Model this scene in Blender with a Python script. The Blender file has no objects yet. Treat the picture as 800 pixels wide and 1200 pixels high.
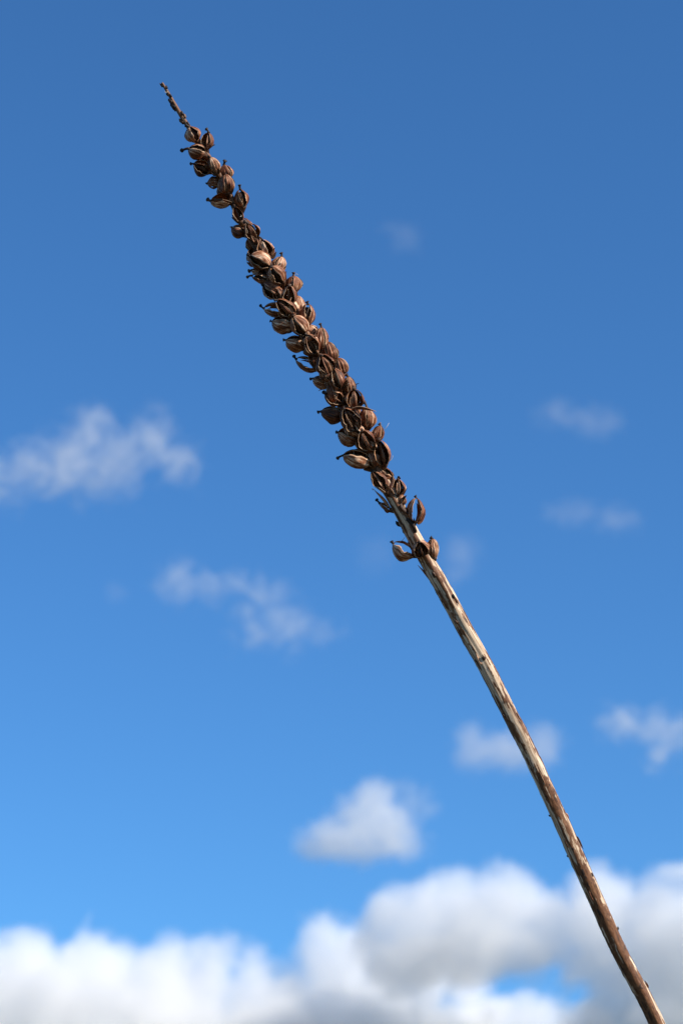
import bpy, bmesh, math, random
from mathutils import Vector, Matrix, noise

SC = bpy.context.scene
COL = SC.collection
R = math.radians

# ------------------------------------------------------------------ camera
PITCH = R(22.0)
CAM_POS = Vector((0.0, 0.0, 1.10))
FWD = Vector((0, math.cos(PITCH), math.sin(PITCH)))
RIGHT = Vector((1, 0, 0))
UP = Vector((0, -math.sin(PITCH), math.cos(PITCH)))
PLANT_DIST = 0.90
cam_data = bpy.data.cameras.new('camera')
cam = bpy.data.objects.new('camera', cam_data)
COL.objects.link(cam)
cam.location = CAM_POS
cam.rotation_euler = (R(90) + PITCH, 0, 0)
cam_data.sensor_fit = 'VERTICAL'
cam_data.sensor_height = 22.3
cam_data.sensor_width = 22.3
cam_data.angle = R(25.0)
cam_data.clip_start = 0.01
cam_data.clip_end = 60000
cam_data.dof.use_dof = True
cam_data.dof.focus_distance = PLANT_DIST - 0.002
cam_data.dof.aperture_fstop = 13.0
SC.camera = cam

# ------------------------------------------------------------------ sun and sky
SUN_DIR = (0.71 * RIGHT + 0.67 * UP - 0.20 * FWD).normalized()
SUN_EL = math.asin(SUN_DIR.z)
SUN_AZ = math.atan2(SUN_DIR.x, SUN_DIR.y)
world = bpy.data.worlds.new('World')
SC.world = world
world.use_nodes = True
nt = world.node_tree
sky = nt.nodes.new('ShaderNodeTexSky')
sky.sky_type = 'NISHITA'
sky.sun_disc = False
sky.sun_elevation = SUN_EL
sky.sun_rotation = SUN_AZ
sky.altitude = 0
sky.air_density = 1.0
sky.dust_density = 0.0
sky.ozone_density = 6.0
tint = nt.nodes.new('ShaderNodeMix')
tint.data_type = 'RGBA'
tint.blend_type = 'MULTIPLY'
tint.inputs['Factor'].default_value = 1.0
nt.links.new(sky.outputs[0], tint.inputs['A'])
tint.inputs['B'].default_value = (0.73, 1.26, 1.58, 1)
nt.links.new(tint.outputs['Result'], nt.nodes['Background'].inputs[0])
nt.nodes['Background'].inputs[1].default_value = 0.0722
sun_data = bpy.data.lights.new('sun', 'SUN')
sun_data.energy = 5.0
sun_data.angle = R(0.53)
sun_data.color = (1.0, 0.92, 0.80)
sun = bpy.data.objects.new('sun', sun_data)
COL.objects.link(sun)
sun.rotation_euler = SUN_DIR.to_track_quat('Z', 'Y').to_euler()
sun.location = (3, -3, 6)

SC.view_settings.view_transform = 'Standard'
SC.view_settings.look = 'None'
SC.view_settings.exposure = 0.5
SC.view_settings.gamma = 1.0
SC.view_settings.use_curve_mapping = False
SC.render.engine = 'CYCLES'
cy = SC.cycles
cy.max_bounces = 14
cy.diffuse_bounces = 4
cy.glossy_bounces = 3
cy.transmission_bounces = 4
cy.volume_bounces = 12
cy.transparent_max_bounces = 16
cy.use_denoising = True

# ------------------------------------------------------------------ helpers
def tag(o, label=None, cat=None, group=None, kind=None):
    if label: o['label'] = label
    if cat: o['category'] = cat
    if group: o['group'] = group
    if kind: o['kind'] = kind
    return o

def mesh_obj(name, verts, faces, mats, parent=None, fmat=None, uvs=None, smooth=True, attrs=None):
    me = bpy.data.meshes.new(name)
    me.from_pydata([tuple(v) for v in verts], [], faces)
    for m in mats: me.materials.append(m)
    if fmat: me.polygons.foreach_set('material_index', fmat)
    if smooth is True:
        me.polygons.foreach_set('use_smooth', [True] * len(faces))
    elif smooth:
        me.polygons.foreach_set('use_smooth', smooth)
    if uvs:
        uvl = me.uv_layers.new(name='UVMap')
        flat = []
        for l in me.loops:
            flat.extend(uvs[l.vertex_index])
        uvl.data.foreach_set('uv', flat)
    if attrs:
        for k, vals in attrs.items():
            a = me.attributes.new(k, 'FLOAT', 'POINT')
            a.data.foreach_set('value', vals)
    me.update()
    o = bpy.data.objects.new(name, me)
    COL.objects.link(o)
    if parent: o.parent = parent
    return o

def tube(points, radii, n=8, cap=True):
    """swept tube through points; returns verts, faces, uvs"""
    V, F, U = [], [], []
    prev = None
    acc = 0.0
    for i, p in enumerate(points):
        a = points[max(i - 1, 0)]; b = points[min(i + 1, len(points) - 1)]
        t = (b - a).normalized()
        if prev is None:
            x = t.orthogonal().normalized()
        else:
            x = (prev - t * prev.dot(t)).normalized()
        prev = x
        y = t.cross(x)
        if i: acc += (points[i] - points[i - 1]).length
        for k in range(n):
            th = 2 * math.pi * k / n
            V.append(p + (x * math.cos(th) + y * math.sin(th)) * radii[i])
            U.append((k / n, acc))
    m = len(points)
    for i in range(m - 1):
        for k in range(n):
            F.append((i * n + k, i * n + (k + 1) % n, (i + 1) * n + (k + 1) % n, (i + 1) * n + k))
    if cap:
        F.append(tuple(range(n))[::-1]); F.append(tuple((m - 1) * n + k for k in range(n)))
    return V, F, U

def join(parts):
    V, F, U = [], [], []
    for v, f, u in parts:
        o = len(V)
        V += v; U += u
        F += [tuple(i + o for i in q) for q in f]
    return V, F, U

# ------------------------------------------------------------------ materials
def new_mat(name):
    m = bpy.data.materials.new(name)
    m.use_nodes = True
    return m, m.node_tree.nodes, m.node_tree.links, m.node_tree.nodes['Principled BSDF']

def ramp(N, stops):
    r = N.new('ShaderNodeValToRGB')
    e = r.color_ramp.elements
    e[0].position, e[0].color = stops[0][0], (*stops[0][1], 1)
    e[1].position, e[1].color = stops[-1][0], (*stops[-1][1], 1)
    for p, c in stops[1:-1]:
        x = e.new(p); x.color = (*c, 1)
    return r

def math_node(N, L, op, a, b=None, c=None, clamp=False):
    n = N.new('ShaderNodeMath'); n.operation = op; n.use_clamp = clamp
    for i, v in enumerate((a, b, c)):
        if v is None: continue
        if isinstance(v, (int, float)): n.inputs[i].default_value = v
        else: L.new(v, n.inputs[i])
    return n.outputs[0]

def mix_rgb(N, L, fac, a, b, mode='MIX'):
    n = N.new('ShaderNodeMix'); n.data_type = 'RGBA'; n.blend_type = mode
    for s, v in (('Factor', fac), ('A', a), ('B', b)):
        if isinstance(v, (int, float)): n.inputs[s].default_value = v
        elif isinstance(v, tuple): n.inputs[s].default_value = (*v, 1)
        else: L.new(v, n.inputs[s])
    return n.outputs['Result']

def husk_material(name, stops, rim, rough, bump_d, stripes, through):
    m, N, L, bs = new_mat(name)
    uv = N.new('ShaderNodeUVMap')
    oi = N.new('ShaderNodeObjectInfo')
    sep = N.new('ShaderNodeSeparateXYZ'); L.new(uv.outputs[0], sep.inputs[0])
    rnd = math_node(N, L, 'MULTIPLY', oi.outputs['Random'], 57.0)
    cmb = N.new('ShaderNodeCombineXYZ')
    L.new(math_node(N, L, 'MULTIPLY', sep.outputs[0], stripes), cmb.inputs[0])
    L.new(math_node(N, L, 'MULTIPLY', sep.outputs[1], 1.6), cmb.inputs[1])
    L.new(rnd, cmb.inputs[2])
    n1 = N.new('ShaderNodeTexNoise'); n1.inputs['Scale'].default_value = 1.0
    n1.inputs['Detail'].default_value = 5; n1.inputs['Roughness'].default_value = .65
    L.new(cmb.outputs[0], n1.inputs['Vector'])
    tc = N.new('ShaderNodeTexCoord')
    n2 = N.new('ShaderNodeTexNoise'); n2.inputs['Scale'].default_value = 340; n2.inputs['Detail'].default_value = 3
    off = N.new('ShaderNodeVectorMath'); off.operation = 'ADD'
    L.new(tc.outputs['Object'], off.inputs[0]); L.new(rnd, off.inputs[1]); L.new(off.outputs[0], n2.inputs['Vector'])
    # streak value shifted per valve and mottled
    v = math_node(N, L, 'MULTIPLY_ADD', n2.outputs[0], .55, -.275)
    v = math_node(N, L, 'ADD', math_node(N, L, 'MULTIPLY_ADD', n1.outputs[0], 1.45, -.225), v)
    sh = math_node(N, L, 'MULTIPLY_ADD', oi.outputs['Random'], .24, -.13)
    v = math_node(N, L, 'ADD', v, sh, clamp=True)
    r = ramp(N, stops); L.new(v, r.inputs[0])
    col = r.outputs[0]
    if rim:
        e = math_node(N, L, 'ABSOLUTE', math_node(N, L, 'SUBTRACT', sep.outputs[0], .5))
        e = math_node(N, L, 'MULTIPLY_ADD', e, 12.0, -5.15, clamp=True)
        e = math_node(N, L, 'MULTIPLY', e, math_node(N, L, 'MULTIPLY_ADD', n2.outputs[0], 1.6, -.25, clamp=True))
        col = mix_rgb(N, L, e, col, rim)
    L.new(col, bs.inputs['Base Color'])
    bs.inputs['Roughness'].default_value = rough
    bs.inputs['Specular IOR Level'].default_value = .28
    b = N.new('ShaderNodeBump'); b.inputs['Strength'].default_value = .7; b.inputs['Distance'].default_value = bump_d
    L.new(v, b.inputs['Height']); L.new(b.outputs[0], bs.inputs['Normal'])
    if through:                        # papery: some light passes
        tr = N.new('ShaderNodeBsdfTranslucent'); L.new(col, tr.inputs['Color'])
        mx = N.new('ShaderNodeMixShader'); mx.inputs[0].default_value = through
        L.new(bs.outputs[0], mx.inputs[1]); L.new(tr.outputs[0], mx.inputs[2])
        L.new(mx.outputs[0], N['Material Output'].inputs['Surface'])
    return m

M_OUT = husk_material('dry_husk', [(.18, (.016, .0045, .0015)), (.36, (.080, .0225, .0075)), (.51, (.205, .064, .024)), (.62, (.42, .19, .095)), (.78, (.82, .59, .41))],
                      (.68, .49, .31), .58, .0001, 15.0, .05)
M_IN = husk_material('husk_lining', [(.2, (.030, .008, .0025)), (.38, (.15, .041, .010)), (.53, (.37, .112, .028)), (.74, (.57, .25, .085))],
                     (.46, .31, .17), .42, .00005, 8.0, .25)
M_CORE = husk_material('seed_core', [(.2, (.010, .005, .003)), (.45, (.042, .017, .008)), (.65, (.13, .055, .021)), (.85, (.28, .16, .075))],
                       None, .6, .0001, 9.0, 0)
M_STYLE = husk_material('withered_style', [(.2, (.008, .005, .004)), (.5, (.028, .015, .010)), (.7, (.10, .05, .028)), (.9, (.26, .16, .095))],
                        None, .6, .00008, 5.0, 0)
M_FIBRE, _n, _l, _b = new_mat('pale_fibre')
_b.inputs['Base Color'].default_value = (.55, .46, .36, 1); _b.inputs['Roughness'].default_value = .5

def stem_material():
    m, N, L, bs = new_mat('dry_stem')
    uv = N.new('ShaderNodeUVMap')
    at = N.new('ShaderNodeAttribute'); at.attribute_name = 'bark'
    at2 = N.new('ShaderNodeAttribute'); at2.attribute_name = 'crust'
    mp = N.new('ShaderNodeMapping'); mp.inputs['Scale'].default_value = (1.5, .06, 1)
    L.new(uv.outputs[0], mp.inputs[0])
    n1 = N.new('ShaderNodeTexNoise'); n1.inputs['Scale'].default_value = 1; n1.inputs['Detail'].default_value = 6; n1.inputs['Roughness'].default_value = .7
    L.new(mp.outputs[0], n1.inputs['Vector'])
    mp2 = N.new('ShaderNodeMapping'); mp2.inputs['Scale'].default_value = (1.1, .45, 1)
    L.new(uv.outputs[0], mp2.inputs[0])
    n2 = N.new('ShaderNodeTexNoise'); n2.inputs['Scale'].default_value = 1; n2.inputs['Detail'].default_value = 5; n2.inputs['Roughness'].default_value = .7
    L.new(mp2.outputs[0], n2.inputs['Vector'])
    straw = ramp(N, [(.30, (.11, .052, .025)), (.42, (.32, .195, .112)), (.51, (.56, .41, .270)), (.66, (.80, .65, .48))]); L.new(n1.outputs[0], straw.inputs[0])
    bark = ramp(N, [(.3, (.026, .009, .004)), (.44, (.088, .033, .013)), (.55, (.185, .080, .034)), (.72, (.38, .205, .10))])
    v = math_node(N, L, 'ADD', math_node(N, L, 'MULTIPLY', n1.outputs[0], .5), math_node(N, L, 'MULTIPLY', n2.outputs[0], .5))
    L.new(v, bark.inputs[0])
    f = math_node(N, L, 'ADD', at.outputs['Fac'], math_node(N, L, 'MULTIPLY_ADD', n2.outputs[0], .9, -.45))
    f = math_node(N, L, 'MULTIPLY_ADD', f, 3.0, -1.0, clamp=True)
    c = mix_rgb(N, L, f, straw.outputs[0], bark.outputs[0])
    f2 = math_node(N, L, 'ADD', at2.outputs['Fac'], math_node(N, L, 'MULTIPLY_ADD', n2.outputs[0], .8, -.4))
    f2 = math_node(N, L, 'MULTIPLY_ADD', f2, 3.5, -1.5, clamp=True)
    c = mix_rgb(N, L, f2, c, (.040, .022, .014))
    L.new(c, bs.inputs['Base Color'])
    bs.inputs['Roughness'].default_value = .58
    bs.inputs['Specular IOR Level'].default_value = .3
    b = N.new('ShaderNodeBump'); b.inputs['Strength'].default_value = .8; b.inputs['Distance'].default_value = .00006
    L.new(v, b.inputs['Height']); L.new(b.outputs[0], bs.inputs['Normal'])
    return m
M_STEM = stem_material()

# ------------------------------------------------------------------ ground
def build_ground():
    m, N, L, bs = new_mat('meadow')
    tc = N.new('ShaderNodeTexCoord')
    n = N.new('ShaderNodeTexNoise'); n.inputs['Scale'].default_value = .35; n.inputs['Detail'].default_value = 8
    L.new(tc.outputs['Object'], n.inputs['Vector'])
    r = ramp(N, [(.3, (.035, .032, .012)), (.55, (.07, .055, .024)), (.75, (.12, .09, .045))])
    L.new(n.outputs[0], r.inputs[0]); L.new(r.outputs[0], bs.inputs['Base Color'])
    bs.inputs['Roughness'].default_value = .95
    V, F = [], []
    rings = [0, .5, 1, 2, 4, 8, 16, 40, 100, 300, 1000, 4000, 12000]
    n_ = 40
    V.append((0, 0, 0))
    for ri in rings[1:]:
        for k in range(n_):
            a = 2 * math.pi * k / n_
            x, y = ri * math.cos(a), ri * math.sin(a)
            z = .03 * min(ri, 40) ** .5 * noise.noise(Vector((x * .15, y * .15, 3))) if ri > 2 else 0
            V.append((x, y, z))
    for k in range(n_): F.append((0, 1 + k, 1 + (k + 1) % n_))
    for i in range(len(rings) - 2):
        for k in range(n_):
            a, b = 1 + i * n_, 1 + (i + 1) * n_
            F.append((a + k, b + k, b + (k + 1) % n_, a + (k + 1) % n_))
    tag(mesh_obj('ground', V, F, [m]), kind='structure')
build_ground()

# ------------------------------------------------------------------ the seed stalk
# Plant frame, millimetres: u to the right, v up along the leaning plane of the stalk, w towards the viewer.
ORIGIN = CAM_POS + FWD * PLANT_DIST
def plant(u, v, w=0.0):
    return ORIGIN + (RIGHT * u + UP * v - FWD * w) * 1e-3
def pdir(u, v, w=0.0):
    return (RIGHT * u + UP * v - FWD * w).normalized()

# centreline (u, v) and radius of the stem, tip first
STEM = [
    (-69.83, 167.25, 0.50),
    (-66.83, 162.26, 0.67),
    (-63.18, 155.94, 0.83),
    (-59.19, 149.62, 1.00),
    (-55.53, 144.31, 1.16),
    (-51.87, 138.32, 1.16),
    (-45.55, 127.35, 1.33),
    (-39.23, 114.05, 1.41),
    (-32.59, 102.08, 1.50),
    (-22.28, 84.12, 1.66),
    (-11.30, 65.17, 1.83),
    (-1.33, 47.22, 2.00),
    (7.98, 28.26, 2.16),
    (15.30, 13.30, 2.41),
    (20.62, 3.99, 2.58),
    (25.94, -5.65, 2.83),
    (33.91, -20.28, 3.08),
    (42.23, -34.91, 3.24),
    (50.54, -49.88, 3.24),
    (58.52, -64.84, 3.16),
    (67.83, -83.12, 3.09),
    (77.14, -102.41, 3.16),
    (85.12, -119.70, 3.19),
    (92.44, -136.33, 3.19),
    (99.75, -152.95, 3.16),
    (106.73, -167.91, 3.16),
    (114.71, -183.54, 3.13),
    (122.03, -198.50, 3.16),
]

# seed capsules: u, v, w of the middle, direction of the tip (degrees in the plane), lean towards the viewer,
# length, width, how far it has split, roll, length of the style
CAPSULES = [
    (-57.86, 146.97, 1.5, 118, 0.3, 6.32, 5.65, 'slit', 20, 1.66),
    (-52.04, 144.64, 0.5, 82, 0.1, 6.65, 4.32, 'open', -20, 2.33),
    (-56.19, 140.31, 2.5, 155, 0.3, 6.65, 5.65, 'slit', 25, 2.66),
    (-54.53, 133.67, 1.5, 158, 0.2, 6.98, 5.32, 'open', 10, 1.33),
    (-49.71, 134.66, 2.8, 112, 0.3, 6.98, 4.66, 'closed', 0, 1.0),
    (-44.89, 132.67, -1, 102, 0, 5.99, 4.66, 'closed', 30, 2.0),
    (-44.89, 127.35, 3.2, 100, 0.35, 7.65, 5.65, 'closed', 15, 0.67),
    (-49.88, 128.68, -1.5, 178, -0.2, 4.99, 3.99, 'closed', 0, 0.67),
    (-46.88, 121.03, 1.5, 170, 0.2, 7.98, 5.32, 'open', 30, 1.33),
    (-38.9, 122.03, 1, 103, 0.1, 7.32, 4.99, 'slit', 10, 2.0),
    (-40.23, 115.71, 2.6, 113, 0.1, 6.65, 3.99, 'open', 0, 0.67),
    (-40.23, 109.39, 0, 150, 0, 5.65, 4.99, 'closed', 40, 1.0),
    (-34.75, 109.06, 2.5, 110, 0.3, 7.32, 5.65, 'open4', 8, 1.66),
    (-35.25, 104.74, -2, 112, 0, 5.32, 3.99, 'closed', 0, 0.0),
    (-29.3, 102.54, 1, 103, 0.1, 7.98, 5.65, 'open4', -5, 1.66),
    (-31.47, 97.82, 3, 152, 0.3, 8.98, 6.32, 'slit', -25, 1.33),
    (-24.48, 96.47, -0.5, 78, 0, 6.98, 4.99, 'closed', 20, 2.0),
    (-25.08, 92.02, 4.2, 130, 0.4, 8.31, 5.65, 'slit', -15, 1.0),
    (-31.72, 91.06, 0, 166, 0, 6.65, 3.33, 'slit', 0, 2.0),
    (-32.76, 93.7, -2, 165, 0, 4.99, 2.66, 'slit', 30, 1.0),
    (-27.2, 86.33, 2, 155, 0.2, 7.98, 5.99, 'slit', -40, 0.67),
    (-18.91, 88.78, 0.5, 92, 0, 6.65, 5.32, 'closed', 35, 1.66),
    (-20.47, 84.02, 3.8, 97, 0.3, 7.98, 4.99, 'open', 0, 0.67),
    (-21.44, 79.56, 4.6, 133, 0.4, 9.31, 5.99, 'open4', -10, 1.0),
    (-25.93, 79.16, 0, 166, 0, 8.98, 5.65, 'ring', 10, 2.0),
    (-22.92, 73.19, 1, 158, 0.1, 8.64, 5.99, 'slit', 45, 1.66),
    (-16.47, 72.23, 4.8, 130, 0.4, 8.64, 5.99, 'slit', -20, 1.0),
    (-13.39, 76.57, 1.5, 86, 0.1, 8.98, 5.32, 'slit', 5, 1.66),
    (-17.0, 80.93, -2, 100, 0, 7.32, 4.99, 'closed', 0, 1.0),
    (-17.94, 65.53, 1, 155, 0.1, 7.98, 6.32, 'slit', 50, 1.66),
    (-11.89, 64.88, 4.8, 124, 0.35, 8.64, 5.99, 'open', -5, 1.0),
    (-8.1, 67.25, 2, 92, 0.15, 9.31, 5.32, 'closed', 10, 2.0),
    (-13.34, 57.86, 0, 154, 0.1, 9.64, 5.99, 'ring', 0, 2.0),
    (-4.26, 62.53, 1, 100, 0.1, 8.31, 5.32, 'closed', 25, 1.33),
    (-6.39, 57.16, 4.8, 116, 0.4, 8.98, 6.32, 'open4', 5, 1.0),
    (-0.32, 56.84, 0, 105, 0.1, 7.32, 4.99, 'closed', 0, 1.33),
    (-1.56, 51.74, 4.4, 106, 0.3, 8.31, 5.65, 'slit', -10, 1.0),
    (3.08, 49.23, 1.5, 100, 0.1, 7.32, 4.32, 'closed', 30, 1.0),
    (-7.82, 50.8, -1, 152, -0.1, 7.32, 4.99, 'closed', 20, 1.0),
    (-2.99, 44.4, 3, 150, 0.2, 7.98, 5.99, 'open', 0, 1.66),
    (5.15, 43.96, 3.8, 96, 0.3, 7.98, 5.99, 'open4', 0, 1.33),
    (-3.56, 37.98, 0.5, 164, 0.1, 9.31, 5.99, 'slit', 60, 2.0),
    (3.68, 35.92, 5.2, 113, 0.4, 10.31, 6.98, 'open', 5, 1.0),
    (10.26, 36.52, 1.2, 88, 0.1, 8.64, 5.99, 'closed', 15, 2.0),
    (2.24, 28.9, 0.8, 160, 0.1, 8.64, 5.65, 'open', 50, 1.66),
    (9.65, 27.85, 5, 122, 0.35, 8.98, 5.65, 'open4', -8, 1.0),
    (13.88, 30.52, 0, 76, 0, 6.98, 4.32, 'closed', 0, 1.33),
    (5.96, 20.63, 2, 163, 0.15, 11.64, 6.65, 'slit', 35, 2.0),
    (15.76, 23.0, 2.5, 101, 0.2, 10.64, 5.99, 'open', -5, 1.0),
    (14.8, 12.3, 3.2, 119, 0.05, 9.64, 4.99, 'open', -10, 0.67),
    (21.95, 9.64, 1, 86, 0.1, 6.98, 5.65, 'open', 0, 0.67),
    (23.61, 4.66, 1, 78, 0.1, 4.32, 2.99, 'closed', 0, 0.0),
    (16.96, 2.33, -0.5, 142, 0, 4.99, 2.66, 'ring', 20, 1.66),
    (28.93, 0.67, 1.2, 82, 0.05, 9.98, 6.98, 'ring', 8, 1.66),
    (23.61, -14.96, 0.5, 154, 0.05, 9.31, 7.32, 'half', 18, 1.66),
    (30.59, -13.96, 4.2, 108, 0.8, 7.32, 5.99, 'open', -10, 0.67),
    (35.25, -14.3, 0.5, 100, 0.05, 8.31, 4.32, 'closed', 15, 1.0),
    (-34.0, 104.85, -4.73, 88.5, -0.35, 8.22, 5.45, 'open', 189, 1.0),
    (-28.53, 94.74, -3.9, 150.6, -0.35, 8.38, 5.43, 'slit', 204, 1.0),
    (-24.99, 89.73, -4.25, 78.3, -0.35, 7.76, 4.9, 'open', 165, 1.0),
    (-19.76, 79.27, -4.64, 154.6, -0.35, 7.66, 4.84, 'closed', 160, 1.0),
    (-16.35, 74.01, -3.75, 91.9, -0.35, 7.21, 5.27, 'slit', 208, 1.0),
    (-10.37, 63.87, -3.8, 140.1, -0.35, 8.27, 5.61, 'slit', 167, 1.0),
    (-7.77, 58.6, -3.85, 95.2, -0.35, 7.88, 5.33, 'open', 162, 1.0),
    (-2.33, 48.22, -4.1, 159.3, -0.35, 7.62, 4.68, 'slit', 166, 1.0),
    (0.81, 43.15, -4.32, 82.6, -0.35, 8.34, 5.24, 'open', 170, 1.0),
    (5.74, 32.76, -3.98, 146.2, -0.35, 8.34, 5.13, 'closed', 178, 1.0),
    (8.34, 28.01, -4.74, 79.5, -0.35, 7.41, 5.59, 'closed', 201, 1.0),
    (12.45, 19.48, -4.29, 140.4, -0.35, 8.29, 5.02, 'slit', 177, 1.0),
    (-53.2, 137.66, -3, 120, -0.3, 5.65, 4.32, 'closed', 0, 1.0),
    (-45.89, 125.69, -3, 135, -0.3, 5.65, 4.32, 'closed', 0, 1.0),
    (-37.57, 112.39, -3, 125, -0.3, 5.65, 4.32, 'closed', 0, 1.0),
    (-33.46, 99.81, -0.5, 94.4, -0.0, 7.23, 5.58, 'open', -12, 0.67),
    (-25.11, 92.31, 1.48, 156.0, 0.21, 6.49, 4.85, 'open4', 29, 0.0),
    (-26.67, 91.33, 1.15, 111.2, 0.05, 7.94, 4.47, 'closed', -13, 1.0),
    (-22.09, 86.11, -0.25, 137.3, -0.07, 6.61, 4.63, 'closed', 18, 0.67),
    (-24.24, 84.7, 3.14, 111.7, 0.11, 6.31, 4.23, 'open', -37, 1.0),
    (-19.54, 79.7, 0.77, 122.9, -0.08, 7.63, 4.84, 'slit', 24, 0.67),
    (-20.85, 77.76, 2.99, 97.5, 0.15, 6.25, 5.25, 'open', -31, 0.67),
    (-12.09, 70.38, -0.41, 143.6, 0.27, 6.1, 4.79, 'closed', 38, 0.67),
    (-14.03, 68.71, 0.15, 123.8, 0.09, 7.36, 4.63, 'closed', -31, 1.0),
    (-9.26, 63.34, 0.42, 147.2, -0.06, 7.24, 4.9, 'open4', 1, 1.0),
    (-12.04, 63.64, 2.25, 108.6, 0.18, 6.71, 5.33, 'slit', 21, 0.67),
    (-8.35, 60.16, 0.11, 122.0, 0.29, 7.32, 5.41, 'open4', 37, 0.67),
    (-10.49, 59.76, 1.3, 93.0, 0.0, 7.14, 4.17, 'open4', -3, 1.0),
    (-2.92, 53.76, 1.71, 150.1, 0.2, 7.58, 4.68, 'open', -12, 0.0),
    (-5.64, 53.83, 3.02, 121.7, 0.11, 7.36, 5.62, 'closed', -24, 0.67),
    (-1.77, 49.89, 2.02, 146.7, 0.19, 6.94, 5.19, 'closed', 9, 1.0),
    (-4.32, 50.23, 1.32, 100.2, 0.25, 7.85, 4.61, 'open4', 18, 0.0),
    (-0.71, 46.71, -0.24, 113.3, 0.2, 7.15, 5.09, 'closed', 10, 0.0),
    (-3.39, 46.05, 2.75, 101.1, -0.06, 7.94, 4.4, 'closed', -1, 1.0),
    (4.58, 40.28, 1.57, 135.5, 0.14, 6.91, 4.73, 'closed', 17, 0.67),
    (2.08, 40.11, 0.72, 100.8, -0.05, 6.79, 4.57, 'open4', 37, 1.0),
    (5.45, 36.0, 0.43, 138.9, 0.13, 6.17, 4.97, 'open4', 25, 0.67),
    (2.76, 36.05, 0.96, 97.6, -0.04, 7.11, 4.96, 'open', 5, 0.0),
    (5.82, 32.21, 2.75, 131.8, -0.1, 7.2, 4.68, 'slit', -14, 1.0),
    (3.9, 31.86, 1.37, 90.3, 0.07, 6.63, 5.47, 'closed', -1, 0.67),
    (11.01, 25.93, 2.84, 157.9, 0.14, 6.74, 5.59, 'open4', 19, 0.67),
    (8.29, 26.7, 3.13, 112.7, 0.1, 6.81, 4.63, 'open4', -29, 0.0),
    (11.98, 23.42, 0.23, 127.1, 0.21, 7.23, 4.82, 'open', -39, 1.0),
    (8.69, 23.72, -0.85, 101.2, 0.1, 6.47, 4.87, 'closed', 18, 0.67),
    (12.0, 20.65, 1.71, 115.6, 0.14, 7.2, 4.87, 'slit', -39, 0.0),
    (9.6, 20.53, 0.25, 84.6, 0.11, 7.05, 4.66, 'open', -12, 1.0),
    (16.56, 14.85, 0.06, 152.5, 0.08, 7.16, 4.21, 'slit', 31, 1.0),
]


def catmull(P, step):
    out = []
    for i in range(len(P) - 1):
        p0, p1, p2, p3 = P[max(i - 1, 0)], P[i], P[i + 1], P[min(i + 2, len(P) - 1)]
        n = max(1, int((Vector(p2[:3]) - Vector(p1[:3])).length / step))
        for k in range(n):
            t = k / n
            out.append([.5 * (2 * b + (c - a) * t + (2 * a - 5 * b + 4 * c - d) * t * t + (3 * b - a - 3 * c + d) * t ** 3)
                        for a, b, c, d in zip(p0, p1, p2, p3)])
    out.append(list(P[-1]))
    return out

pts = []
for u, v, r in STEM:
    p = plant(u, v)
    pts.append((p.x, p.y, p.z, r * 1e-3))
# below the picture the stem bends down to its foot in the ground
p_end = Vector(pts[-1][:3]); d_end = (p_end - Vector(pts[-4][:3])).normalized()
q = p_end.copy()
for k in range(1, 15):
    d = (d_end * (1 - k / 15) + Vector((0, 0, -1)) * (k / 15)).normalized()
    stepl = min(.1, max(.01, q.z / max(.2, -d.z)))
    q = q + d * stepl
    if q.z < .03: break
    pts.append((q.x, q.y, q.z, .0032 + .0001 * k))
pts.append((q.x + .002, q.y + .002, -.03, .0046))
ROOT = Vector((q.x, q.y, 0))
stalk = bpy.data.objects.new('seed_stalk', None)
stalk.empty_display_size = .1
stalk.location = ROOT
COL.objects.link(stalk)
tag(stalk, 'dry brown flower stalk with split seed capsules leaning left against the blue sky', 'dry plant')

def sstep(a, b, x):
    t = min(1, max(0, (x - a) / (b - a)))
    return t * t * (3 - 2 * t)

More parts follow.
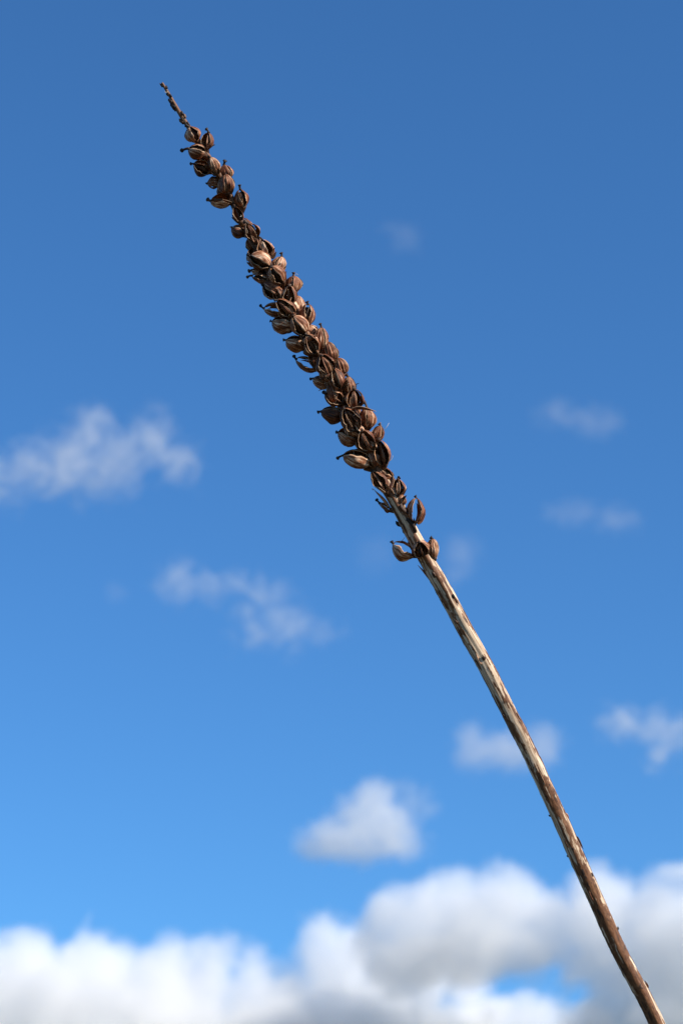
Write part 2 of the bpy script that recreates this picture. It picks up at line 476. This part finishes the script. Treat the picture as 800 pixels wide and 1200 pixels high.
line = catmull(pts, .00036)
def build_stem():
    NS = 44
    P = [Vector(p[:3]) for p in line]
    V, F, U, B, C = [], [], [], [], []
    x = None; acc = 0.0
    for i, p in enumerate(P):
        a, b = P[max(i - 3, 0)], P[min(i + 3, len(P) - 1)]
        t = (b - a).normalized()
        ref = (-FWD - t * (-FWD).dot(t)).normalized()     # angle 0 faces the viewer's side
        y = t.cross(ref)
        if i: acc += (P[i] - P[i - 1]).length
        s = acc * 1000
        r0 = line[i][3] * .94
        age = sstep(150, 420, s)
        jag = noise.noise(Vector((s * .05, 1, 2)))
        ridge_amp = .05 + .13 * sstep(150, 185, s) * (1 - sstep(215, 300, s)) + .05 * sstep(370, 420, s)
        node = max(0, noise.noise(Vector((s * .12, 9, 4)))) * .10
        off = ref * (noise.noise(Vector((s * .03, 5, 5))) * .10 * r0) + y * (noise.noise(Vector((s * .035, 7, 1))) * .14 * r0)
        for k in range(NS):
            th = 2 * math.pi * k / NS
            tw = th + .006 * s + .25 * jag
            rg = (abs(math.cos(2.5 * tw + .6)) - .6) * 2
            c0, s0 = math.cos(th), math.sin(th)
            lo = noise.noise(Vector((c0 * 1.4, s0 * 1.4, s * .022)))
            mid = noise.fractal(Vector((c0 * 2.4, s0 * 2.4, s * .075)), .7, 2.2, 5)
            fine = noise.fractal(Vector((c0 * 6, s0 * 6, s * .30)), .8, 2.1, 3)
            str_ = noise.noise(Vector((c0 * 7, s0 * 7, s * .03)))
            bark = .10 + lo * .6 + mid * .65 + .10 * age + .26 * sstep(310, 370, s) - .12 * sstep(180, 190, s) * (1 - sstep(205, 230, s)) + .9 * (1 - sstep(168, 182, s + 10 * fine)) * (.75 + .25 * sstep(20, 40, s)) + .16 * sstep(205, 225, s) * (1 - sstep(290, 320, s)) * (1 - abs(math.sin((th - .5) * .5)) * 1.4)
            bk = sstep(-.05, .32, bark)
            crust = sstep(.30, .70, mid * .7 + fine * .55 + .25 * lo + .12 * age + .35 * (1 - sstep(165, 176, s)) * sstep(30, 60, s))
            r = r0 * (1 + ridge_amp * rg * .5 + node + .035 * str_ + .035 * bk * (.5 + fine) + .04 * crust * fine)
            V.append(p + off + (ref * c0 + y * s0) * r - ROOT)
            U.append((th * 3.0, s)); B.append(bk); C.append(crust)
    n = len(P)
    for i in range(n - 1):
        for k in range(NS):
            F.append((i * NS + k, (i + 1) * NS + k, (i + 1) * NS + (k + 1) % NS, i * NS + (k + 1) % NS))
    F.append(tuple(range(NS))); F.append(tuple((n - 1) * NS + k for k in range(NS))[::-1])
    mesh_obj('stem', V, F, [M_STEM], stalk, uvs=U, attrs={'bark': B, 'crust': C})
build_stem()
LINE = [(Vector(p[:3]), p[3]) for p in line]

# ---- seed capsules
def profile(t):
    return max(.05, math.sin(math.pi * (t ** .84)) ** .54 if 0 < t < 1 else 0)

def valve(rng, L_, Rr, mid, width, belly, tip_out, lip, nrib, name='valve', parent=None, mats=(M_OUT, M_IN), t0=0.0, t1=1.0):
    crush = CRUSH
    NT, NSS = 16, 16
    sd = rng.uniform(0, 500)
    th = max(.00018, Rr * .07)
    lay = [[], []]
    d = Vector((math.cos(mid), math.sin(mid), 0))
    uv = []
    ribp = rng.uniform(0, 6)
    for i in range(NT + 1):
        t = t0 + (t1 - t0) * i / NT
        pr = profile(t)
        for j in range(NSS + 1):
            s = j / NSS
            e = abs(2 * s - 1)
            wob = (.22 * noise.noise(Vector((t * 3.2, sd, 1 if s > .5 else 4))) + .12 * noise.noise(Vector((t * 11, sd, 2 if s > .5 else 8)))) * e * e
            ph = mid + (s - .5) * width * (1 + wob)
            nz = noise.noise(Vector((math.cos(ph) * 1.5, math.sin(ph) * 1.5, t * 2.4 + sd)))
            nz2 = noise.noise(Vector((ph * 4, t * 5, sd + 9)))
            rr = Rr * pr * (1 + CRUSH[4] * nz + .05 * nz2)
            rr += Rr * .07 * pr * math.cos(2 * math.pi * nrib * (s + .10 * noise.noise(Vector((s * 4, t * 1.5, sd + 3)))) + ribp) * (.6 + .8 * noise.noise(Vector((s * 3, t * 3, sd + 6))))
            rr += lip * Rr * (max(0, e - .72) / .28) ** 1.5 * pr
            rr -= Rr * .05 * pr * math.exp(-((s - .5) / .05) ** 2)
            sh = d * Rr * (belly * math.sin(math.pi * t) + tip_out * t ** 2.2)
            for q in (0, 1):
                r2 = rr - q * th * (.4 + .6 * pr)
                lay[q].append(Vector((r2 * math.cos(ph) * crush[0] + crush[2] * L_ * t * t, r2 * math.sin(ph) * crush[1] + crush[3] * L_ * t * t, L_ * t)) + sh)
            uv.append((s, t))
    n = len(lay[0]); W = NSS + 1
    V = lay[0] + lay[1]
    F, FM, SM = [], [], []
    for i in range(NT):
        for j in range(NSS):
            a = i * W + j
            F.append((a, a + 1, a + W + 1, a + W)); FM.append(0); SM.append(True)
            F.append((n + a, n + a + W, n + a + W + 1, n + a + 1)); FM.append(1); SM.append(True)
        for j in (0, NSS):
            a = i * W + j
            F.append((a, a + W, n + a + W, n + a) if j == 0 else (a, n + a, n + a + W, a + W)); FM.append(0); SM.append(False)
    for j in range(NSS):
        F.append((j, n + j, n + j + 1, j + 1)); FM.append(0); SM.append(False)
        a = NT * W + j
        F.append((a, a + 1, n + a + 1, n + a)); FM.append(0); SM.append(False)
    return mesh_obj(name, V, F, list(mats), parent, FM, uv + uv, SM)

def blade(rng, base, tip, width, curl, name, parent, mats):
    """narrow pointed dry leaflet from base to tip"""
    ax = tip - base; Ln = ax.length; ax.normalize()
    side = ax.cross(Vector((rng.uniform(-1, 1), rng.uniform(-1, 1), rng.uniform(-1, 1)))).normalized()
    nor = ax.cross(side)
    V, U, F = [], [], []
    NT = 9
    for q in (0, 1):
        for i in range(NT + 1):
            t = i / NT
            w = width * (math.sin(math.pi * (t * .92 + .08) ** .7)) * .5 + .00004
            for j, s in enumerate((-1, -.5, 0, .5, 1)):
                fold = (abs(s) ** 1.5) * w * .7
                V.append(base + ax * Ln * t + side * w * s + nor * (fold + curl * t * t * Ln - q * .00012) + side * curl * .4 * Ln * math.sin(t * 4))
                U.append(((s + 1) / 2, t))
    n = 5 * (NT + 1)
    for i in range(NT):
        for j in range(4):
            a = i * 5 + j
            F.append((a, a + 1, a + 6, a + 5)); F.append((n + a, n + a + 5, n + a + 6, n + a + 1))
        for j in (0, 4):
            a = i * 5 + j
            F.append((a, a + 5, n + a + 5, n + a) if j == 0 else (a, n + a, n + a + 5, a + 5))
    return mesh_obj(name, V, F, list(mats), parent, None, U)

def lathe(prof, n=14, wob=0.0, seed=0.0):
    V, F, U = [], [], []
    for i, (r, z) in enumerate(prof):
        for k in range(n):
            a = 2 * math.pi * k / n
            rr = r * (1 + wob * noise.noise(Vector((math.cos(a) * 2, math.sin(a) * 2, z * 900 + seed))))
            V.append(Vector((rr * math.cos(a), rr * math.sin(a), z))); U.append((k / n, i / (len(prof) - 1)))
    for i in range(len(prof) - 1):
        for k in range(n):
            F.append((i * n + k, i * n + (k + 1) % n, (i + 1) * n + (k + 1) % n, (i + 1) * n + k))
    F.append(tuple(range(n))[::-1]); F.append(tuple((len(prof) - 1) * n + k for k in range(n)))
    return V, F, U

CRUSH = [1, 1, 0, 0, .2]
def build_capsule(idx, row):
    u, v, w, ang, lean, Lm, Wm, kind, roll, sty = row
    rng = random.Random(idx * 7 + 3)
    L_, Rr = Lm * .97e-3, Wm * .55e-3
    CRUSH[:] = [rng.uniform(.9, 1.06), rng.uniform(.8, 1.08), rng.uniform(-.1, .1), rng.uniform(-.1, .1), .07 if kind == 'half' else .2]
    a = R(ang)
    axis = pdir(math.cos(a), math.sin(a), lean)
    c = plant(u, v, w)
    base = c - axis * L_ * .5
    ref = -FWD
    Y = (ref - axis * ref.dot(axis)).normalized()
    X = Y.cross(axis)
    rot = Matrix((X, Y, axis)).transposed()
    M = rot.to_4x4(); M.translation = base - ROOT
    inv = rot.transposed()
    # stem point the stalklet springs from: a little below the base
    near = min(LINE, key=lambda p: (p[0] - base).length_squared)
    i = LINE.index(near)
    i = min(i + int(3 + rng.random() * 5), len(LINE) - 1)
    sp, sr = LINE[i]
    foot = inv @ (sp - base)
    mid = foot * .45 + Vector((0, 0, -L_ * .10))
    parts = []
    parts.append(tube([foot, mid, Vector((0, 0, -L_ * .02)), Vector((0, 0, L_ * .07))], [.0011, .0010, .0010, Rr * .55], 8))
    ro = R(roll)
    core = {'closed': .80, 'slit': .62, 'open': .30, 'open4': .34, 'ring': 0, 'half': 0}[kind]
    if core:
        prof = [(max(.0001, Rr * core * profile(.06 + .86 * k / 9)), L_ * (.06 + .80 * k / 9)) for k in range(10)]
        parts.append(lathe(prof, 14, .35, rng.uniform(0, 99)))
    V, F, U = join(parts)
    cap = mesh_obj('seed_capsule', V, F, [M_CORE], stalk, None, U)
    cap.matrix_local = M
    A90 = math.pi / 2
    if kind == 'closed':
        k0 = rng.uniform(0, A90)
        for k in range(4):
            valve(rng, L_, Rr, k0 + ro + k * A90, R(rng.uniform(82, 89)), rng.uniform(.0, .08), rng.uniform(0, .1), .10, 3, parent=cap)
    elif kind == 'slit':
        for k in (0, 1):
            valve(rng, L_, Rr * .97, ro + k * math.pi, R(rng.uniform(152, 166)), rng.uniform(.06, .16), rng.uniform(0, .2), .16, 6, parent=cap)
    elif kind in ('open', 'open4'):
        wd = 118 if kind == 'open' else 104
        for k in (0, 1):
            valve(rng, L_, Rr * .95, ro + k * math.pi + (.12 if k else -.12), R(rng.uniform(wd - 8, wd + 8)), rng.uniform(.05, .16), rng.uniform(-.05, .15), .22, 4, parent=cap)
        valve(rng, L_ * .97, Rr * .92, ro - A90, R(rng.uniform(88, 104)), rng.uniform(.0, .08), 0, .05, 2, parent=cap)
        for k in range(rng.choice((0, 1, 1, 2))):      # torn strips left across the opening
            valve(rng, L_ * rng.uniform(.8, 1.0), Rr * rng.uniform(.8, 1.02), ro + A90 + rng.uniform(-.75, .75), R(rng.uniform(8, 15)), rng.uniform(-.25, .2), rng.uniform(-.3, .1), 0, 1, name='torn_strip', parent=cap)
        if kind == 'open4':
            valve(rng, L_ * .93, Rr * .9, ro + A90 + rng.uniform(-.15, .15), R(rng.uniform(34, 46)), rng.uniform(-.06, .04), 0, .02, 1, parent=cap)
    elif kind == 'ring':
        for k in (0, 1):
            valve(rng, L_, Rr * .95, ro + k * math.pi, R(rng.uniform(118, 140)), rng.uniform(.0, .1), rng.uniform(-.05, .05), .12, 1, parent=cap)
        valve(rng, L_ * .8, Rr * .45, ro + math.pi + .5, R(60), .1, .1, .0, 1, name='septum', parent=cap, mats=(M_IN, M_IN))
    elif kind == 'half':
        valve(rng, L_, Rr, ro, R(168), .12, .05, .10, 3, parent=cap)
        valve(rng, L_, Rr * .8, ro + math.pi, R(58), .05, .0, .05, 1, parent=cap)
    if sty > .3:
        s_ = sty * 1e-3 * rng.uniform(.55, 1.15)
        bx, by = rng.uniform(-1, 1), rng.uniform(-1, 1)
        P = [Vector((bx * s_ * t * t + CRUSH[2] * L_, by * s_ * t * t + CRUSH[3] * L_, L_ * .95 + s_ * 1.15 * t)) for t in (0, .25, .5, .72, .84, .93, 1.0)]
        k = rng.uniform(.85, 1.25)
        V, F, U = tube(P, [.00062 * k, .00046 * k, .00038 * k, .00044 * k, .00072 * k, .00070 * k, .00035 * k], 8)
        V = [q + Vector((noise.noise(q * 2500 + Vector((idx, 0, 0))), noise.noise(q * 2500 + Vector((0, idx, 5))), 0)) * .00022 for q in V]
        mesh_obj('style', V, F, [M_STYLE], cap, None, U)
    nb = rng.choice((1, 2, 2, 3)) if Lm > 5 else 1
    for k in range(nb):
        ph = rng.uniform(0, 6.28)
        b0 = Vector((math.cos(ph) * Rr * .35, math.sin(ph) * Rr * .35, -L_ * .04))
        tp = Vector((math.cos(ph) * Rr * rng.uniform(.9, 1.25), math.sin(ph) * Rr * rng.uniform(.9, 1.25), L_ * rng.uniform(.22, .5)))
        blade(rng, b0, tp, rng.uniform(.0010, .0018), rng.uniform(-.15, .15), 'sepal', cap, (M_OUT if rng.random() < .35 else M_CORE,))

for idx, row in enumerate(CAPSULES):
    build_capsule(idx, row)

# ---- leaf scars, slivers and loose fibres on the stem
def on_stem(v):
    """point on the stem axis at height v in the plant plane"""
    tgt = plant(0, v)
    return min(LINE, key=lambda p: abs((p[0] - ORIGIN).dot(UP) * 1000 - v))
SCARS = [(166.6, 190, .7), (165.3, 20, .6), (163.0, 200, .5), (158.6, 185, 1.2), (160.5, 170, 1.0), (157.4, 200, .9), (153.6, 20, .8), (152.6, 190, 1.1), (155.0, 40, .7), (150.8, 60, .7), (162, 70, .6), (148.6, 120, .8), (146.5, 80, .9),
         (-3.5, 190, 1.1), (-8, 60, .9), (-24, 95, 1.0), (-34, 50, .9), (-42, 120, .8), (-57, 75, .9), (-78, 140, .8), (-117, 178, .45), (-133, 182, .45), (-163.5, 12, .6)]
for k, (v, deg, size) in enumerate(SCARS):
    p, r = on_stem(v)
    rng = random.Random(900 + k)
    i = min(range(len(LINE)), key=lambda j: (LINE[j][0] - p).length_squared)
    t = (LINE[max(i - 4, 0)][0] - LINE[min(i + 4, len(LINE) - 1)][0]).normalized()
    out = (RIGHT - t * RIGHT.dot(t)).normalized() * math.cos(R(deg)) + (-FWD) * math.sin(R(deg))
    out.normalize()
    s_ = size * .0008
    P = [p + out * r * .7 - t * s_ - ROOT, p + out * (r + s_ * .1) - ROOT, p + out * (r + s_ * .5) + t * s_ * .9 - ROOT, p + out * (r + s_ * .6) + t * s_ * 1.7 - ROOT]
    V, F, U = tube(P, [s_ * 1.1, s_ * .9, s_ * .6, s_ * .2], 9)
    V = [q + Vector((noise.noise(q * 1500), noise.noise(q * 1500 + Vector((3, 1, 2))), noise.noise(q * 1500 + Vector((7, 7, 1))))) * s_ * .4 for q in V]
    mesh_obj('leaf_scar', V, F, [M_STYLE], stalk, None, U)

def rel(u, v, w=0): return plant(u, v, w) - ROOT
rng = random.Random(77)
#   bracts: base, tip, width (mm)
BRACTS = [
    ((36.91, -28.93, 0), (30.26, -20.28, 0.6), 1.5, 0),
    ((18.62, 2.0, 0), (12.64, 8.64, 0.5), 1.2, 0),
    ((20.28, 7.65, 1), (19.62, 15.3, 1.2), 0.9, 0),
    ((23.28, 3.33, 2.6), (25.94, -1.33, 3.3), 2.4, 1),
    ((-14.63, 65.17, 6.5), (-9.31, 68.5, 6.6), 2.6, 0),
    ((3.99, 39.57, 6.6), (13.3, 39.9, 6.0), 2.4, 0),
    ((24.61, -2.99, 2.6), (29.59, -7.32, 3.0), 2.4, 2),
    ((32.59, -16.62, 4.5), (27.27, -11.3, 5.5), 2.0, 1),
    ((23.28, 3.99, 2), (25.27, 6.65, 3), 1.2, 0),
    ((-1.66, 47.88, 1), (6.98, 49.54, 1), 1.4, 2),
    ((-4.99, 54.53, 4), (-7.98, 51.21, 5), 2.0, 1),
    ((-16.62, 69.16, 5), (-14.63, 65.84, 6), 2, 1),
]
for b, t, w_, mat in BRACTS:
    mat = (M_OUT, M_CORE, M_STYLE)[mat]
    blade(rng, rel(*b), rel(*t), w_ * 1e-3, rng.uniform(-.12, .12), 'bract', stalk, (mat,))
FIBRES = [
    ((-35.91, 101.08, 0.8), (-37.57, 100.42, 0.8), (-36.58, 96.43, 0.8)),
    ((-67.5, 163.59, 0.8), (-68.83, 162.93, 0.8), (-68.5, 163.92, 0.8)),
    ((12.64, 8.64, 0.8), (11.3, 9.64, 0.8), (12.3, 8.31, 0.8)),
    ((-48.21, 125.02, 0.8), (-48.55, 125.69, 0.8), (-47.88, 126.68, 0.8)),
    ((21.95, -11.97, 0.8), (23.94, -11.3, 0.8), (24.61, -9.64, 0.8)),
    ((18.29, 19.95, 0.8), (19.62, 19.95, 0.8), (19.95, 21.95, 0.8)),
    ((-19.95, 88.11, 0.8), (-18.29, 93.77, 0.8), (-16.96, 92.44, 0.8)),
]
for a, b, c in FIBRES:
    A, B, C = rel(*a), rel(*b), rel(*c)
    P = [A * (1 - t) ** 2 + B * 2 * t * (1 - t) + C * t * t for t in [k / 8 for k in range(9)]]
    V, F, U = tube(P, [.00012, .00014, .00013, .00012, .00011, .0001, .00009, .00008, .00005], 6)
    mesh_obj('fibre', V, F, [M_FIBRE], stalk, None, U)

for k in range(24):                       # peeling flakes of skin along the stem
    rr = random.Random(4000 + k)
    i = rr.randrange(int(.40 * 1250), 1250)
    p, r = LINE[i]
    tdir = (LINE[i - 4][0] - LINE[i + 4][0]).normalized()
    a = rr.uniform(0, 2 * math.pi)
    side = (RIGHT - tdir * RIGHT.dot(tdir)).normalized()
    out = side * math.cos(a) + tdir.cross(side) * math.sin(a)
    ln = rr.uniform(.002, .006)
    b0 = p + out * r * 1.0 - ROOT
    blade(rr, b0, b0 + tdir * ln * rr.choice((1, 1, -1)) + out * rr.uniform(-.0002, .0003), rr.uniform(.0005, .0011), rr.uniform(-.05, .05), 'bark_flake', stalk, (rr.choice((M_OUT, M_CORE, M_OUT)),))
for k in range(26):                       # cobweb threads and fluff caught on the pods
    rr = random.Random(6000 + k)
    c = rr.choice(CAPSULES[10:50])
    A = rel(c[0] + rr.uniform(-1.5, 1.5), c[1] + rr.uniform(-1.5, 1.5), c[2] + rr.uniform(0, 2.2))
    ln = rr.uniform(1.0, 3.6) * 1e-3
    d1 = Vector((rr.uniform(-1, 1), rr.uniform(-1, 1), rr.uniform(-1, 1))) * ln
    d2 = d1 + Vector((rr.uniform(-1, 1), rr.uniform(-1, 1), rr.uniform(-1, 1))) * ln
    P = [A + d1 * 2 * t * (1 - t) + d2 * t * t for t in [q / 8 for q in range(9)]]
    V, F, U = tube(P, [.00007] * 9, 5)
    mesh_obj('fibre', V, F, [M_FIBRE], stalk, None, U)

# ------------------------------------------------------------------ clouds
# label, middle (m from the viewer), density (1/m), raggedness, grain (1/m), cut, firmness, lumps (x, y, z, radii)
CLOUDS = [
    ('low white cumulus bank at the bottom left, its top edge lumpy', (-435, 5260, 900), 0.0118, 1.7, 0.00815, 0.02, 3.2,
     [(-410, -85, 3.6, 218, 196, 174), (-256, -41, 40, 188, 173, 158), (-127, 7.4, 49, 178, 168, 158), (19.1, 5.1, 29, 178, 160, 142), (134, 11.4, 49, 111, 123, 135), (221, 29, 39, 95, 109, 123), (289, 19.8, 12.3, 79, 89, 99), (-130, 98, -100, 514, 376, 237), (260, 73, -103, 237, 193, 148)]),
    ('white cumulus heap at the bottom centre beside the left bank', (51, 5305, 936), 0.0118, 1.7, 0.0081, 0.02, 3.2,
     [(-71, -11.6, 56, 131, 141, 151), (-159, 11.9, -7.6, 123, 127, 131), (-188, 21, -54, 119, 119, 119), (47, 26, 24, 151, 141, 131), (6.6, 14.1, -122, 338, 254, 169), (144, 0.4, 68, 123, 111, 100), (221, -23, 44, 80, 70, 60)]),
    ('broad white cumulus bank behind the lower stem at bottom right', (454, 4944, 990), 0.0118, 1.7, 0.00862, 0.02, 3.2,
     [(-307, -19.5, 42, 116, 107, 97), (-204, 18.9, 69, 131, 120, 109), (-104, -1.7, 74, 123, 120, 116), (-12.8, 0.7, 47, 120, 107, 94), (104, -21, 40, 120, 125, 131), (255, -48, 22, 142, 138, 135), (377, -76, 6.9, 150, 159, 168), (159, 6.6, -26, 187, 150, 112), (278, 33, -94, 243, 210, 178), (158, 48, -155, 150, 131, 112), (-196, 15.3, 14.6, 215, 154, 94), (-307, 16.1, -14.6, 142, 118, 94), (-50, 6.3, 5.5, 142, 112, 82), (-162, -2.2, -36, 94, 73, 52)]),
    ('small white cloud top rising at the bottom edge left of the stem', (411, 5403, 855), 0.0118, 1.7, 0.00796, 0.02, 3.2,
     [(-94, 17.5, 29, 134, 120, 105), (1.8, -22, 34, 142, 122, 101), (108, -36, 8.3, 122, 107, 93), (-23, -49, -84, 284, 203, 122)]),
    ('small triangular white cloud floating alone above the bottom bank', (30, 3591, 900), 0.0145, 2.0, 0.02031, 0.08, 1.9,
     [(17.2, -0.9, 44, 47, 52, 57), (-3.3, -10.0, 18.2, 63, 59, 55), (40, -5.0, 8.4, 63, 60, 57), (-33, -14.8, -13.3, 82, 63, 44), (44, -0.8, -12.6, 68, 55, 41), (3.4, 6.3, -27, 68, 49, 30), (-68, -3.1, -24, 47, 36, 25)]),
    ('thin wisp trailing right of the small triangular white cloud', (115, 3389, 900), 0.009, 2.8, 0.02269, 0.29, 1.1,
     [(0.6, -6.1, -3.8, 36, 36, 36), (-17.0, -1.9, 17.1, 36, 32, 29), (16.3, 7.3, -13.5, 26, 26, 26)]),
    ('pale oval cloud crossed by the lower half of the stem', (226, 3105, 900), 0.0112, 2.1, 0.0261, 0.12, 1.4,
     [(-36, -5.4, -8.2, 50, 43, 36), (7.0, 12.5, -0.6, 62, 51, 41), (51, 6.1, 7.4, 48, 44, 41), (-45, 1.3, 15.9, 29, 29, 29), (24, -0.6, -10.5, 55, 43, 31)]),
    ('ragged pale cloud cut by the right edge above the bottom bank', (441, 3037, 900), 0.0165, 3.5, 0.02821, 0.33, 1.1,
     [(-56, -5.6, 16.7, 50, 44, 38), (-16.2, -8.8, 9.7, 50, 44, 38), (20, 5.8, -0.5, 54, 47, 40), (-8.9, 1.1, -31, 40, 37, 33), (58, -16.2, -2.1, 52, 46, 40)]),
    ('largest pale cloud in the upper sky, cut by the left edge', (-248, 2077, 900), 0.0185, 3.6, 0.03301, 0.33, 1.1,
     [(-93, -0.8, -25, 56, 49, 42), (-61, 0.7, -11.0, 47, 42, 37), (-24, 2.6, 1.6, 47, 41, 35), (1.8, -10.3, 14.2, 35, 40, 45), (12.1, -12.3, 33, 29, 26, 24), (31, -6.0, -4.8, 56, 49, 42), (62, 0.0, 9.6, 40, 43, 45), (84, 12.1, -3.4, 34, 34, 34), (-8.8, -12.6, -26, 84, 59, 34)]),
    ('curled wispy cloud left of the stem below the largest pale cloud', (-101, 2527, 900), 0.013, 3.6, 0.03151, 0.35, 1.1,
     [(-85, -22, 22, 44, 42, 40), (-53, -6.3, 22, 44, 37, 30), (-18.0, -10.7, 27, 42, 35, 28), (13.7, -6.8, 11.3, 42, 38, 34), (26, 6.8, -6.9, 42, 37, 32), (1.5, 18.4, -24, 46, 39, 32), (47, 0.6, -26, 52, 43, 34), (76, 7.1, -28, 42, 35, 28), (-8.2, 1.2, -1.5, 28, 26, 24)]),
    ('faint lens shaped cloud right of the dense seed head', (230, 1994, 900), 0.0058, 2.5, 0.03845, 0.18, 1.2,
     [(-23, 2.7, 7.1, 34, 28, 23), (4.1, -4.2, -2.2, 41, 31, 22), (19.6, 5.7, -3.0, 28, 23, 17.9)]),
    ('faint low streak of cloud below the lens shaped cloud', (262, 2237, 900), 0.0054, 2.5, 0.03487, 0.2, 1.2,
     [(21, 0.8, -5.5, 41, 32, 22), (-17.8, -5.0, -0.1, 47, 33, 19.7), (35, -8.6, -5.4, 27, 22, 17.9), (-40, -1.2, 5.3, 23, 18.8, 14.3)]),
    ('tiny faint puff alone in the deep blue near the top', (47, 1631, 900), 0.0048, 2.2, 0.04841, 0.24, 1.1,
     [(4.6, 4.9, -1.2, 23, 22, 21), (-4.5, -3.1, 2.2, 16.5, 15.1, 13.8)]),
    ('faint upright puff just right of the lowest seed capsules', (128, 2381, 900), 0.0052, 2.0, 0.0295, 0.2, 1.2,
     [(4.2, 3.2, 12.3, 32, 35, 38), (-3.6, 7.3, -8.3, 24, 26, 28)]),
    ('very faint speck of cloud left of the curled wispy cloud', (-256, 2474, 900), 0.0032, 2.0, 0.03197, 0.24, 1.1,
     [(-0.5, 4.7, 1.7, 27, 24, 22)]),
    ('very faint patch of cloud just left of the lowest seed capsules', (37, 2352, 900), 0.002, 2.0, 0.02985, 0.24, 1.1,
     [(-0.0, -0.8, -0.3, 35, 38, 41)]),
]


def cloud_material(sig, amp, grain, cut, firm, lumps, seed):
    m = bpy.data.materials.new('cloud_vapour')
    m.use_nodes = True
    N, L = m.node_tree.nodes, m.node_tree.links
    N.clear()
    out = N.new('ShaderNodeOutputMaterial')
    tc = N.new('ShaderNodeTexCoord')
    cur = None
    for (x, y, z, rx, ry, rz) in lumps:
        q = N.new('ShaderNodeVectorMath'); q.operation = 'MULTIPLY_ADD'
        L.new(tc.outputs['Object'], q.inputs[0])
        q.inputs[1].default_value = (1 / rx, 1 / ry, 1 / rz)
        q.inputs[2].default_value = (-x / rx, -y / ry, -z / rz)
        ln = N.new('ShaderNodeVectorMath'); ln.operation = 'LENGTH'
        L.new(q.outputs[0], ln.inputs[0])
        cur = ln.outputs['Value'] if cur is None else math_node(N, L, 'MINIMUM', cur, ln.outputs['Value'])
    off = N.new('ShaderNodeVectorMath'); off.operation = 'ADD'
    L.new(tc.outputs['Object'], off.inputs[0]); off.inputs[1].default_value = (seed * 371.0, seed * 113.0, 0)
    n1 = N.new('ShaderNodeTexNoise'); n1.inputs['Scale'].default_value = grain
    n1.inputs['Detail'].default_value = 5.0; n1.inputs['Roughness'].default_value = .64 if firm > 2.5 else .74
    n1.inputs['Distortion'].default_value = .35 if firm > 2.5 else 1.3
    L.new(off.outputs[0], n1.inputs['Vector'])
    v = math_node(N, L, 'SUBTRACT', 1.0 - cut - .5 * amp, cur)
    v = math_node(N, L, 'MULTIPLY_ADD', n1.outputs[0], amp, v)
    v = math_node(N, L, 'MULTIPLY', v, firm, clamp=True)
    v = math_node(N, L, 'MULTIPLY', v, sig)
    pv = N.new('ShaderNodeVolumePrincipled')
    pv.inputs['Color'].default_value = (.957, .956, .951, 1) if firm > 2.5 else (.97, .962, .945, 1)
    pv.inputs['Anisotropy'].default_value = 0.0
    L.new(v, pv.inputs['Density'])
    L.new(pv.outputs[0], out.inputs['Volume'])
    m.cycles.volume_step_rate = .5
    return m

def build_cloud(idx, row):
    label, mid, sig, amp, grain, cut, firm, lumps = row
    bm = bmesh.new()
    for (x, y, z, rx, ry, rz) in lumps:
        k = 1.0 + .17 * amp
        bmesh.ops.create_icosphere(bm, subdivisions=3, radius=1.0,
                                   matrix=Matrix.Translation((x, y, z)) @ Matrix.Diagonal((rx * k, ry * k, rz * k, 1)))
    me = bpy.data.meshes.new('cloud')
    bm.to_mesh(me); bm.free()
    o = bpy.data.objects.new('cloud', me)
    COL.objects.link(o)
    small = min(min(l[3:]) for l in lumps)
    rm = o.modifiers.new('remesh', 'REMESH'); rm.mode = 'VOXEL'; rm.voxel_size = small * .28
    bpy.context.view_layer.update()
    dg = bpy.context.evaluated_depsgraph_get()
    new = bpy.data.meshes.new_from_object(o.evaluated_get(dg))
    o.modifiers.clear(); o.data = new; bpy.data.meshes.remove(me)
    new.name = 'cloud'
    new.materials.clear()
    new.materials.append(cloud_material(sig, amp, grain, cut, firm, lumps, idx + 1))
    o.location = Vector(mid) + CAM_POS
    tag(o, label, 'cloud', 'fair weather clouds', 'thing')

for idx, row in enumerate(CLOUDS):
    build_cloud(idx, row)
